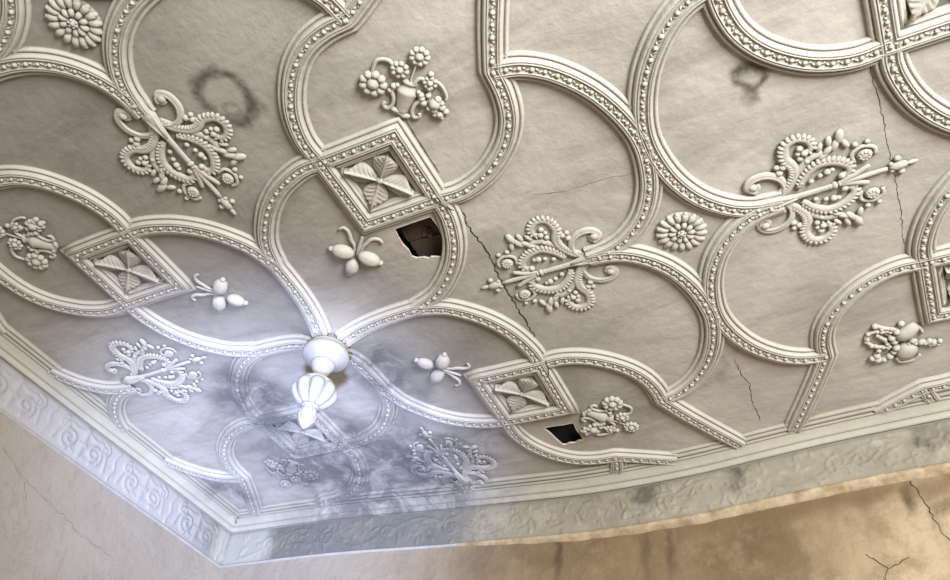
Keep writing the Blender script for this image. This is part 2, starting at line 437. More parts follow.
SEG={}
SEG['axis']=catmull([(.10,0),(.3,0),(.5,0),(.72,0)],5)
SEG['inner']=catmull([(.66,0.0),(.84,.055),(.97,.145),(1.085,.26),(1.175,.40),(1.23,.55),(1.25,.66),(1.245,.755)],5)
SEG['outer']=catmull([(1.245,.755),(1.40,.745),(1.56,.79),(1.69,.87),(1.80,.975),(1.875,1.10),(1.91,1.24),(1.915,1.38)],5)
SEG['star']=catmull([(1.915,1.38),(2.0,1.56),(2.09,1.735),(2.28,2.09),(2.475,2.475)],4)
SEG['outer']=SEG['outer']+SEG.pop('star')[1:]
SEG['ring']=catmull([(1.915,1.375),(2.06,1.335),(2.20,1.235),(2.33,1.07),(2.415,.88),(2.455,.70),(2.445,.53),(2.40,.36),(2.31,.20),(2.18,.08),(2.05,.02),(1.90,0)],5)
def mats():
    for sx,sy,sw in [(a,b,c) for a in(1,-1) for b in(1,-1) for c in(0,1)]:
        yield (lambda q,sx=sx,sy=sy,sw=sw: np.array([(q[1] if sw else q[0])*sx,(q[0] if sw else q[1])*sy]))
PITCH=4.95
def clipruns(path):
    runs=[]; cur=[]
    for p in resample(path,.035):
        ok=p[0]>XW+.13 and p[1]>wallY(p[0])+.13 and p[0]<XMAX-.1 and p[1]<YMAX-.1
        if ok: cur.append(p)
        else:
            if len(cur)>1: runs.append(cur)
            cur=[]
    if len(cur)>1: runs.append(cur)
    return runs
seen=set()
for cx,cy in [(0,0),(PITCH,0),(0,PITCH),(PITCH,PITCH)]:
    for nm,base in SEG.items():
        for f in mats():
            path=[f(q)+np.array((cx,cy)) for q in base]
            for run in clipruns(path):
                k=(nm,round(sum(p[0] for p in run),1),round(sum(p[1] for p in run),1))
                if k in seen: continue
                seen.add(k)
                trim(rib_mesh(run,lift={'axis':.0004,'ring':0,'inner':0,'outer':.0003}[nm]),MAT_RIB)

# ---------------------------------------------------------------- square panels with leaves
def leaf_mesh(L,Wd):
    """broad ribbed leaf lying along +x, root at origin, z negative = towards the room"""
    m=MB(); nu,nv=22,25; vs=[]; fs=[]
    for i in range(nu+1):
        u=i/nu; w=Wd*(.10+.90*math.sin(math.pi*min(1,u)**.95*.62)**1.1)*(1-max(0,(u-.72)/.28)**2.2*.97)
        for j in range(nv):
            v=-1+2*j/(nv-1); av=abs(v)
            vein=.0055*math.cos((av*4.5-u*13)*math.pi)*min(1,av*3)*(1-av**6)
            h=.010+.030*(1-av)**1.15*(.45+.55*u)+vein+.012*u+.012*math.exp(-(v/.09)**2)-.012*av**5
            vs.append((u*L*(1-.16*av**1.6),v*w,-h))
    for i in range(nu):
        for j in range(nv-1):
            a=i*nv+j; fs.append((a,a+1,a+nv+1,a+nv))
    n=len(vs)
    edge=[i*nv for i in range(nu+1)]+[nu*nv+j for j in range(1,nv)]+[i*nv+nv-1 for i in range(nu-1,-1,-1)]
    back=[(vs[e][0],vs[e][1],.004) for e in edge]
    vs2=vs+back
    for k in range(len(edge)-1): fs.append((edge[k],edge[k+1],n+k+1,n+k))
    m.add([tuple(c*U for c in v) for v in vs2],fs)
    return m
HD=.245
def square_panel(cx,cy,label):
    s0=surf(cx,cy)
    t=thing('square_panel',label,'ceiling panel',W(cx,cy,s0),0,'square leaf panels in the ceiling')
    loc=Vector(W(cx,cy,s0))
    c4=[(-HD,-HD),(HD,-HD),(HD,HD),(-HD,HD)]
    path=[]
    for a,b in zip(c4,c4[1:]+c4[:1]):
        for k in range(8): path.append(np.array((cx+a[0]+(b[0]-a[0])*k/8,cy+a[1]+(b[1]-a[1])*k/8)))
    m=rib_mesh(path,True,lift=.0012); m.v=[tuple(Vector(v)-loc) for v in m.v]
    m.build('frame',MAT_RIB,t)
    # inner fillet against the panel
    m=MB(); n=4; o1,o2=.172,.150; vs=[]
    for o,h in ((o1,-.002),(o1,.018),(o2+.006,.016),(o2,-.002)):
        for a,b in ((-o,-o),(o,-o),(o,o),(-o,o)): vs.append(tuple(Vector(W(cx+a,cy+b,surf(cx+a,cy+b)+h))-loc))
    m.add(vs,[(r*4+i,r*4+(i+1)%4,(r+1)*4+(i+1)%4,(r+1)*4+i) for r in range(3) for i in range(4)])
    m.build('fillet',MAT_RIB,t,False)
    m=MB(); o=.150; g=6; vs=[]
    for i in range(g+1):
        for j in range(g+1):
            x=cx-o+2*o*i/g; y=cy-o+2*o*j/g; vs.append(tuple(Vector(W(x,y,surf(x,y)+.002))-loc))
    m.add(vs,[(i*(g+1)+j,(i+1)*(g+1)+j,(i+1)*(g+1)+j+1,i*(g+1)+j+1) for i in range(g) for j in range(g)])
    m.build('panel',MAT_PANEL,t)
    for k in range(4):
        o=leaf_mesh(.207,.078).build('leaf',MAT_LEAF,t); o.rotation_euler=(0,0,math.radians(45+90*k)); o.location=(0,0,0)
    m=MB(); m.ball((0,0,-.024*U),.021*U,12,8,None,(1,1,.8)); m.build('button',MAT_LEAF,t)
    return t
square_panel(1,1,'square leaf panel above the large jagged hole, with a crack on its right edge')
square_panel(1,-1,'square leaf panel just above the small black hole near the right cornice')
square_panel(-1,1,'square leaf panel on the left, between a flower vase and three fruits')
square_panel(-1,-1,'square leaf panel behind the hanging pendant, nearest the room corner')
square_panel(PITCH-1,1,'square leaf panel cut by the top right corner of the photo')
square_panel(PITCH-1,-1,'square leaf panel cut by the right edge of the photo, below mid height')

# ---------------------------------------------------------------- rosettes
def make_rosette(label,loc):
    t=thing('rosette',label,'rosette',loc,0,'petalled rosettes in curved squares')
    def ringpet(n,r0,r1,w,h,name,ph=0):
        for k in range(n):
            m=MB(); pts=[]; rad=[]
            for i in range(7):
                u=i/6; pts.append(((r0+(r1-r0)*u)*U,0,-(.006+h*math.sin(math.pi*(.15+.7*u)))*U)); rad.append(w*U*(.35+.65*math.sin(math.pi*min(1,.12+.62*u)))*(1 if i<6 else .6))
            m.tube(pts,rad,7,.8); m.ball((r1*.97*U,0,-.012*U),w*.75*U,7,5)
            o=m.build('petal',MAT_ORN,t); o.rotation_euler=(0,0,2*math.pi*k/n+ph)
    ringpet(17,.075,.138,.0215,.012,'outer')
    ringpet(10,.030,.078,.0165,.020,'inner',.2)
    m=MB(); m.ball((0,0,-.022*U),.024*U,10,6)
    for k in range(6): m.ball((.020*U*math.cos(k),.020*U*math.sin(k),-.034*U),.009*U,6,4)
    m.build('boss',MAT_ORN,t)
    m=MB(); vs=[];fs=[];n=40
    for r,h in ((.140,-.002),(.135,.008),(.0,.010)):
        for k in range(n): vs.append((r*U*math.cos(2*math.pi*k/n),r*U*math.sin(2*math.pi*k/n),-h*U))
    m.add(vs,[(a*n+k,a*n+(k+1)%n,(a+1)*n+(k+1)%n,(a+1)*n+k) for a in range(2) for k in range(n)])
    m.build('disc',MAT_ORN,t)
    return t
r0=make_rosette('round petalled rosette right of centre between two scrolling sprays',W(2.475,0,surf(2.475,0)))
dup(r0,W(.05,2.465,surf(.05,2.465)),.1,'round petalled rosette in the top left corner of the photo')

# ---------------------------------------------------------------- acanthus sprays
def make_spray(label,loc,rotz,group):
    """local +x = growing direction from the rib cusp; length about .72"""
    t=thing('scrolling_spray',label,'plaster spray',loc,rotz,group)
    def P(a,b,h=.014): return (a*U,b*U,-h*U)
    m=MB(); pts=catmull([(-.10,0,.022),(-.02,0,.024),(.05,0,.026),(.13,0,.030),(.25,0,.030),(.34,.0,.030)],5); m.tube([P(*p) for p in pts],[U*float(np.interp(i/(len(pts)-1),[0,.2,.4,.6,1],[.018,.050,.034,.020,.015])) for i in range(len(pts))],10,.75)
    for b in (.03,-.03):
        m.tube([P(-.08,b,.034),P(.0,b*.75,.045),P(.07,b*.45,.046),P(.13,b*.2,.044)],[.012*U,.012*U,.010*U,.006*U],7)
    m.build('stem',MAT_ORN,t)
    m=MB(); m.ball(P(.33,0,.028),.025*U,10,7,None,(.7,1,.8)); m.ball(P(.305,0,.028),.020*U,8,6,None,(.5,1,.8)); m.ball(P(.355,0,.028),.020*U,8,6,None,(.5,1,.8)); m.build('knot',MAT_ORN,t)
    for e in ((.50,.055),(.60,.0),(.52,-.06)):
        m=MB(); pts=catmull([(.35,e[1]*.1,.024),(.43,e[1]*.45,.022),(e[0],e[1],.02)],5)
        m.tube([P(*p) for p in pts],[.011*U+.006*U*math.sin(i/len(pts)*3.1) for i in range(len(pts))],7); m.build('sprig',MAT_ORN,t)
    # bud at the tip
    m=MB()
    m.ball(P(.655,0,.02),.034*U,9,6,None,(1.5,.8,.7)); m.ball(P(.72,.004,.016),.02*U,8,5,None,(1.8,.7,.7))
    m.ball(P(.665,.045,.016),.019*U,8,5); m.ball(P(.655,-.045,.016),.019*U,8,5); m.ball(P(.62,.022,.02),.014*U,7,5); m.ball(P(.62,-.022,.02),.014*U,7,5)
    m.build('bud',MAT_ORN,t)
    for sg in (1,-1):
        # plain volute at the root
        m=MB(); c=[(.055,.02),(.085,.085),(.065,.155),(.0,.20),(-.075,.195),(-.108,.15),(-.085,.115),(-.052,.125),(-.055,.155)]
        pts=catmull(c,6); n=len(pts)
        m.tube([P(p[0],sg*p[1],.012) for p in pts],[.022*U*(1-.45*abs(i/n-.35)) for i in range(n)],8,.75)
        m.tube([P(p[0]*.93,sg*p[1]*.93,.022) for p in pts[:-8]],[.010*U]*(n-8),6,.9)
        m.ball(P(-.075,sg*.145,.022),.026*U,9,6,None,(1,1,.8)); m.build('volute',MAT_ORN,t)
        # large beaded curl reaching sideways
        def curl(c,r,step,L,name,side):
            """fleshy acanthus scroll with scalloped lobes along its outer edge"""
            m=MB(); pts=catmull([(p[0],p[1]) for p in c],6); n=len(pts)
            m.tube([P(p[0],sg*p[1],.012) for p in pts],[r*U*(.48+.50*math.sin(math.pi*min(1,.15+.8*i/n))) for i in range(n)],8,.85)
            q=resample(pts,step)
            for i,p in enumerate(q[1:],1):
                d=(p-q[i-1]); d/=max(1e-9,np.linalg.norm(d)); nn=np.array([-d[1],d[0]])*side
                g=.7+.5*math.sin(math.pi*i/len(q)); o=p+nn*r*(.50+.22*g)
                ang=math.atan2(sg*(nn[1]+.5*d[1]),nn[0]+.5*d[0])
                m.ball(P(o[0],sg*o[1],.016),L*g*U,7,5,Matrix.Rotation(ang,3,'Z'),(1.2,.74,1.0))
            e=pts[-1]; m.ball(P(e[0],sg*e[1],.02),.021*U,8,5)
            m.build(name,MAT_ORN,t)
        curl([(.02,.02),(.09,.055),(.145,.13),(.155,.20),(.125,.27),(.145,.345),(.205,.365),(.255,.33),(.26,.28),(.222,.265)],.025,.0215,.0165,'curl',1)
        curl([(.15,.05),(.20,.115),(.27,.160),(.35,.150),(.415,.10),(.415,.055),(.375,.045)],.026,.0225,.0165,'curl',1)
        m=MB()
        for (a,b,ang,L) in [(.375,.255,60,.055),(.405,.30,75,.062),(.335,.235,40,.05),(.425,.245,110,.045),(.31,.21,30,.045),(.35,.29,80,.045),(.30,.27,60,.04)]:
            m.ball(P(a,sg*b,.016),L*.62*U,8,5,Matrix.Rotation(math.radians(ang)*sg,3,'Z'),(1.3,.62,.6))
        m.build('leaf',MAT_ORN,t)
        m=MB()
        m.tube([P(p[0],sg*p[1],.010) for p in catmull([(.03,.03),(.10,.09),(.17,.155),(.24,.215),(.31,.225)],5)],.022*U,7,.6)
        for (a,b,r) in [(.075,.185,.022),(.10,.215,.022),(.07,.225,.018),(.195,.235,.019),(.225,.205,.018),(.27,.085,.016),(.22,.065,.017),(.17,.075,.018),(.31,.095,.022),(.335,.10,.016),(.12,.245,.017),(.205,.30,.020),(.19,.27,.016)]:
            m.ball(P(a,sg*b,.014),r*U,7,5)
        m.build('lobe',MAT_ORN,t)
        # round flower with a curled sheath
        m=MB(); m.ball(P(.505,sg*.135,.018),.036*U,10,6,None,(1.15,1,.65))
        for k in range(9):
            a=k*.7; m.ball(P(.505+.024*math.cos(a),sg*.135+.022*math.sin(a),.034),.0095*U,6,4)
        pts=catmull([(.45,.10),(.445,.16),(.50,.19),(.555,.165),(.56,.12)],5); m.tube([P(p[0],sg*p[1],.012) for p in pts],.012*U,7)
        m.ball(P(.47,sg*.215,.012),.018*U,7,5); m.ball(P(.53,sg*.212,.012),.016*U,7,5)
        m.build('flower',MAT_ORN,t)
    return t
def sprayloc(x,y): return W(x,y,surf(x,y)-.002)
def settle(o, rotz, mid):
    """move a relief so that its middle touches the ceiling, and tilt it with the sag"""
    lx,ly=o.location.x/U,-o.location.y/U
    mx,my=lx+mid*math.cos(rotz),ly-mid*math.sin(rotz)
    if math.hypot(mx,my)<.5: mx,my=mx*.5/math.hypot(mx,my),my*.5/math.hypot(mx,my)
    lie(o,mx,my,rotz); d=o.rotation_euler.to_matrix()@Vector((mid*U,0,0))
    c=Vector(W(mx,my,surf(mx,my)+.005)); o.location=c-d
g='scrolling acanthus sprays'
s0=flatten(make_spray('scrolling spray growing left from the rib beside the right rosette, crossed by the long crack',sprayloc(1.91,-.005),math.pi,g))
dup(s0,sprayloc(3.0,.015),0,'brightest scrolling spray at right, pointing to the right edge beside a hairline crack')
dup(s0,sprayloc(.02,1.86),math.pi/2,'scrolling spray at upper left beside the round brown water stain')
dup(s0,sprayloc(-1.86,.08),0,'pale hazy scrolling spray above the left cornice, beside the pendant')
dup(s0,sprayloc(.03,-1.93),-math.pi/2,'dim stained scrolling spray low in the middle, right of the pendant')

# ---------------------------------------------------------------- flower vases
def make_vase(label,loc,rotz,group,mirror=1):
    """local +x outward from panel centre, origin at panel centre"""
    t=thing('flower_vase',label,'plaster vase',loc,rotz,group)
    def P(a,b,h=.014): return (a*U,b*mirror*U,-h*U)
    # pot: half round profile along x
    prof=[(.475,.022),(.488,.034),(.50,.036),(.55,.045),(.60,.053),(.612,.058),(.622,.058),(.632,.050),(.648,.036),(.66,.030),(.668,.040),(.678,.044),(.686,.036),(.690,.004)]
    m=MB(); vs=[]; n=13
    for a,r in prof:
        for k in range(n):
            an=math.pi*k/(n-1); vs.append(P(a,r*math.cos(an),-.004+r*.85*math.sin(an)))
    m.add(vs,[(i*n+k,i*n+k+1,(i+1)*n+k+1,(i+1)*n+k) for i in range(len(prof)-1) for k in range(n-1)]+[tuple(range(n))])
    m.build('pot',MAT_ORN,t)
    for sg in (1,-1):
        m=MB(); pts=catmull([(.635,sg*.06),(.60,sg*.078),(.56,sg*.058),(.515,sg*.055),(.485,sg*.075),(.50,sg*.10),(.52,sg*.095)],5)
        m.tube([P(p[0],p[1],.012) for p in pts],[.012*U]*len(pts),7)
        m.ball(P(.632,sg*.075,.016),.019*U,7,5); m.ball(P(.598,sg*.088,.014),.016*U,7,5); m.ball(P(.645,sg*.058,.018),.014*U,7,5)
        m.build('handle',MAT_ORN,t)
    def daisy(a,b,r,n,name='flower'):
        m=MB()
        for k in range(n):
            an=2*math.pi*k/n; m.ball(P(a+r*.72*math.cos(an),b+r*.72*math.sin(an),.016),r*.34*U,7,5)
        m.ball(P(a,b,.016),r*.5*U,8,5); m.ball(P(a,b,.03),r*.3*U,7,5)
        m.build(name,MAT_ORN,t)
    def stem(c,r=.010):
        m=MB(); pts=catmull(c,6); m.tube([P(p[0],p[1],.014) for p in pts],[r*U*(1-.3*i/len(pts)) for i in range(len(pts))],7); m.build('stem',MAT_ORN,t)
    daisy(.845,-.008,.055,9); stem([(.68,0),(.74,-.002),(.81,-.006)],.007)
    daisy(.605,.180,.075,9); daisy(.735,.068,.05,8)
    stem([(.745,.10),(.765,.14),(.745,.19),(.69,.20),(.655,.195)],.013)
    stem([(.68,-.02),(.722,-.04),(.728,-.075),(.738,-.12),(.725,-.16),(.68,-.20),(.65,-.205)],.012)
    daisy(.72,-.10,.04,7)
    m=MB()
    for a,b,r in [(.607,-.157,.036),(.643,-.112,.018),(.615,-.085,.02),(.592,-.10,.022),(.585,-.225,.02),(.556,-.20,.024),(.57,-.165,.022),(.60,-.20,.022),(.64,-.165,.022),(.625,-.19,.018),(.545,-.175,.016),(.57,-.135,.018),(.686,-.105,.016),(.77,-.09,.018),(.54,-.215,.014)]:
        m.ball(P(a,b,.016),r*U,7,5)
    m.tube([P(*p,.01) for p in [(.55,-.20),(.60,-.17),(.62,-.12),(.686,-.105),(.77,-.09)]],.010*U,6); m.tube([P(*p,.01) for p in [(.60,-.10),(.62,-.14)]],.010*U,6)
    m.build('berry_cluster',MAT_ORN,t)
    m=MB()
    for a,b,r,an in [(.49,.03,.03,10),(.475,-.03,.028,-20),(.478,.0,.022,0)]:
        m.ball(P(a,b,.01),r*U,7,5,Matrix.Rotation(math.radians(an),3,'Z'),(.6,1.2,.6))
    m.build('foot',MAT_ORN,t)
    return t
for o in [q for q in COL.objects if q.name.startswith('scrolling_spray') and q.parent is None]: settle(o,o.rotation_euler.z,.34)
g='flower vases beyond the square panels'
def wang(dx,dy): return math.atan2(-dy,dx)
flatten(make_vase('vase of flowers at top centre, above the square panel with the jagged hole',W(1,1,surf(1.45,1.45)),wang(1,1),g,-1),.85)
v0=flatten(make_vase('vase of flowers lying beside the small black hole',W(1.02,-1.0,surf(1.5,-1.42)),wang(1,-1),g,-1),.85)
dup(v0,W(-1,1,surf(-1.4,1.4)),wang(-1,1),'vase of flowers at the left edge of the photo')
dup(v0,W(-1,-1,surf(-1.4,-1.4)),wang(-1,-1),'dim vase of flowers in the stained corner under the pendant')

# relief with two urns and looping garlands (right edge)
def make_trophy(label,loc,rotz):
    t=thing('urn_garland',label,'plaster ornament',loc,rotz)
    def P(a,b,h=.014): return (a*U,-b*U,-h*U)
    m=MB(); pts=[(.40,-.045),(.44,-.05),(.48,-.055),(.52,-.068),(.55,-.078)]
    m.tube([P(a,b,.012) for a,b in pts],[.03*U,.045*U,.055*U,.05*U,.03*U],10,.8); m.build('urn',MAT_ORN,t)
    m=MB(); m.tube([P(a,b,.008) for a,b in [(.56,.02),(.60,.045),(.65,.06),(.70,.07)]],[.045*U,.066*U,.066*U,.03*U],10,.6)
    c=catmull([(.70,.03),(.72,.08),(.67,.14),(.61,.145)],5); m.tube([P(p[0],p[1],.012) for p in c],.012*U,7); m.build('bowl',MAT_ORN,t)
    m=MB()
    for i in range(16):
        u=i/15; a=.545-.07*u; b=.01+.17*u
        m.ball(P(a+rng.uniform(-.022,.022),b+rng.uniform(-.012,.012),.016),.019*U*rng.uniform(.8,1.2),7,5)
    m.build('garland',MAT_ORN,t)
    for c in ([(.52,-.16),(.575,-.25),(.65,-.235),(.672,-.15),(.635,-.075)],[(.49,-.13),(.51,-.20),(.515,-.26)],[(.635,-.075),(.60,-.13),(.585,-.19)]):
        m=MB(); pts=catmull(c,7); m.tube([P(p[0],p[1],.012) for p in pts],.014*U,7)
        for p in resample(pts,.04): m.ball(P(p[0]+rng.uniform(-.01,.01),p[1]+rng.uniform(-.012,.012),.016),.016*U,7,5)
        m.build('loop',MAT_ORN,t)
    m=MB()
    for a,b,r in [(.76,-.066,.03),(.745,-.03,.022),(.77,-.10,.022),(.735,-.09,.024),(.703,-.016,.026),(.518,-.266,.022),(.432,-.137,.022),(.503,-.119,.026),(.56,-.11,.026),(.58,-.075,.024),(.62,-.03,.028),(.66,-.02,.022),(.69,-.11,.018),(.54,-.20,.018)]:
        m.ball(P(a,b,.016),r*U,8,5)
    m.tube([P(*p,.008) for p in [(.518,-.266),(.54,-.20),(.56,-.11),(.62,-.03),(.70,-.02),(.76,-.06)]],.010*U,6); m.tube([P(*p,.008) for p in [(.432,-.137),(.503,-.119),(.58,-.075),(.69,-.11),(.77,-.10)]],.010*U,6)
    m.build('berry_cluster',MAT_ORN,t)
    m=MB(); m.ball(P(.43,.01,.012),.03*U,8,5,Matrix.Rotation(2.2,3,'Z'),(1.5,.4,.5)); m.build('leaf',MAT_ORN,t)
    return t
make_trophy('relief of a small urn, bowl and garlands at the right edge above the cornice',W(PITCH-1.03,-1.05,surf(3.5,-1.4)),wang(-1,-1))

# ---------------------------------------------------------------- fruit clusters
def make_fruit(label,loc,rotz,group):
    t=thing('fruit_cluster',label,'plaster fruit',loc,rotz,group)
    def P(a,b,h=.014): return (a*U,b*U,-h*U)
    for (a,b,an,L) in [(.630,-.080,97,.064),(.638,.088,83,.064),(.745,.008,0,.056)]:
        m=MB(); R=Matrix.Rotation(math.radians(an),3,'Z')
        n=18; vs=[]; fs=[]; rings=10
        for i in range(rings+1):
            th=math.pi*i/rings
            for j in range(n):
                ph=2*math.pi*j/n; k=1+.07*math.cos(7*ph)
                q=R@Vector((L*1.15*math.cos(th),L*.80*k*math.sin(th)*math.cos(ph),L*.72*k*math.sin(th)*math.sin(ph)))
                vs.append(P(a+q.x,b+q.y,.016-q.z))
        for i in range(rings):
            for j in range(n): fs.append((i*n+j,i*n+(j+1)%n,(i+1)*n+(j+1)%n,(i+1)*n+j))
        m.add(vs,fs); e=R@Vector((L*1.2,0,0)); s=1 if b<=0 else 1
        m.ball(P(a+e.x*(-1 if b<-.02 else 1),b+e.y*(-1 if b<-.02 else 1),.014),.02*U,7,5)
        m.build('fruit',MAT_ORN,t)
    for c in ([(.64,.0),(.60,.0),(.55,.0),(.47,.0)],[(.62,-.02),(.56,-.02),(.52,-.035),(.47,-.06),(.455,-.10),(.475,-.13)],[(.62,.02),(.56,.035),(.53,.06),(.47,.09),(.45,.125),(.475,.15)]):
        m=MB(); pts=catmull(c,5); m.tube([P(p[0],p[1],.009) for p in pts],[.012*U*(.7+.5*math.sin(3.1*i/len(pts))) for i in range(len(pts))],7,.8); m.build('leaf_stalk',MAT_ORN,t)
    return t
g='clusters of three fruits'
f0=make_fruit('three plaster fruits beside the large jagged hole, above the pendant',W(1,1,surf(.55,.55)),wang(-1,-1),g)
dup(f0,W(.985,-1.035,surf(.55,-.6)),wang(-1,1),'three plaster fruits right of the pendant, left of the small-hole panel')
dup(f0,W(-1,1.03,surf(-.55,.6)),wang(1,-1),'three plaster fruits left of the pendant, right of the left panel')

for o in [q for q in COL.objects if q.name.split('.')[0] in('flower_vase','urn_garland','fruit_cluster') and q.parent is None]: settle(o,o.rotation_euler.z,.62)
for o in COL.objects:      # backs of the reliefs are flat where they meet the plaster
    if o.type=='MESH' and o.parent and o.parent.name.split('.')[0] in('scrolling_spray','flower_vase','urn_garland','fruit_cluster','rosette'):
        for v in o.data.vertices:
            if v.co.z>.0045: v.co.z=.0045
# ---------------------------------------------------------------- pendant
def make_pendant():
    t=thing('ceiling_pendant','white carved plaster pendant with ribbed bowl and bud hanging from the ceiling','pendant',W(0,0,surf(0,0)))
    z0=surf(0,0)
    def lathe(prof,name,lobes=0,amp=0,seg=64,pw=1.0,clos=True):
        m=MB(); vs=[]
        for r,z,a in prof:
            for k in range(seg):
                th=2*math.pi*k/seg; kk=1.0
                if lobes: kk=1+amp*a*(abs(math.cos(lobes*th/2))**pw-.6)
                vs.append((r*kk*U*math.cos(th),r*kk*U*math.sin(th),-(z-z0)*U))
        m.add(vs,[(i*seg+k,i*seg+(k+1)%seg,(i+1)*seg+(k+1)%seg,(i+1)*seg+k) for i in range(len(prof)-1) for k in range(seg)])
        m.add([vs[k] for k in range(seg)],[tuple(range(seg))]); m.add([vs[(len(prof)-1)*seg+k] for k in range(seg)],[tuple(range(seg))])
        return m.build(name,MAT_PEND,t)
    q=lambda L:[(r,z,1) for r,z in L]
    lathe(q([(.10,.05),(.105,.12),(.135,.145),(.145,.165),(.140,.175),(.155,.185),(.162,.205),(.160,.225),(.148,.24),(.125,.25),(.115,.262),(.10,.27),(.088,.285)]),'collar')
    lathe(q([(.085,.275),(.080,.30),(.074,.318),(.066,.325),(.060,.345),(.050,.37),(.048,.41),(.055,.435),(.075,.45)]),'neck')
    lathe([(.07,.445,0),(.10,.448,0),(.118,.455,0),(.122,.465,0),(.118,.474,0),(.122,.478,.6),(.136,.50,1),(.138,.53,1),(.126,.565,1),(.102,.60,1),(.075,.625,1),(.055,.637,.8),(.04,.642,0)],'bowl',8,.30,128,.5)
    lathe([(.05,.632,0),(.060,.638,0),(.060,.65,0),(.050,.655,0),(.052,.665,.6),(.060,.69,1),(.058,.72,1),(.046,.755,1),(.026,.785,1),(.010,.802,.5),(.002,.808,0)],'bud',9,.14,72,.6)
    # leaf ribs where the four beams sweep down on to the collar
    return t
make_pendant()

# ---------------------------------------------------------------- cornice, frieze, walls
CPROF=[(.232,-.004),(.232,.012),(.226,.022),(.214,.026),(.205,.022),(.202,.010),(.197,.010),(.194,.027),(.182,.034),(.168,.034),(.162,.026),(.160,.016),(.155,.016),(.152,.034),(.145,.042),(.136,.041),(.133,.034),(.130,.034),
       (.120,.043),(.100,.054),(.082,.068),(.070,.082),(.066,.082),(.064,.076),(.060,.076),(.057,.092),(.052,.108),(.042,.119),(.030,.121),(.022,.114),(.019,.104),(.015,.104),(.012,.115),(.004,.118),(.0,.119)]
GRZ=.119
FH=.335
def wallpath():
    L=[np.array((XW,y)) for y in np.arange(YMAX,wallY(XW)+.06,-.12)]+[np.array((XW,wallY(XW)))]
    R=[np.array((x,wallY(x))) for x in np.arange(XW+.12,XMAX+.15,.12)]
    return L,R
LP,RP=wallpath()
def edge_s(p): return CZ+sag(max(p[0]+.1,XW),p[1]+.1)
def sweep(path,prof,scale=lambda p:1.0,z0=None):
    """path runs along the wall; profile (distance into the room, depth below ceiling)"""
    m=MB(); n=len(path); vs=[]
    for i,p in enumerate(path):
        a=path[max(0,i-1)]; b=path[min(n-1,i+1)]
        t1=p-a; t2=b-p
        if i==0: t1=t2
        if i==n-1: t2=t1
        t1=t1/np.linalg.norm(t1); t2=t2/np.linalg.norm(t2); t=t1+t2; t/=np.linalg.norm(t); nn=np.array([-t[1],t[0]]); k=1/max(.4,t@t1)
        s=edge_s(p)
        for o,h in prof:
            q=p+nn*o*k*scale(p); hh=h if z0 is None else z0+(h-z0)*scale(p); vs.append(W(q[0],q[1],s+hh))
    K=len(prof)
    m.add(vs,[(i*K+j,i*K+j+1,(i+1)*K+j+1,(i+1)*K+j) for i in range(n-1) for j in range(K-1)])
    return m
FULL=LP+RP
trim(sweep(FULL,CPROF),MAT_CORN)

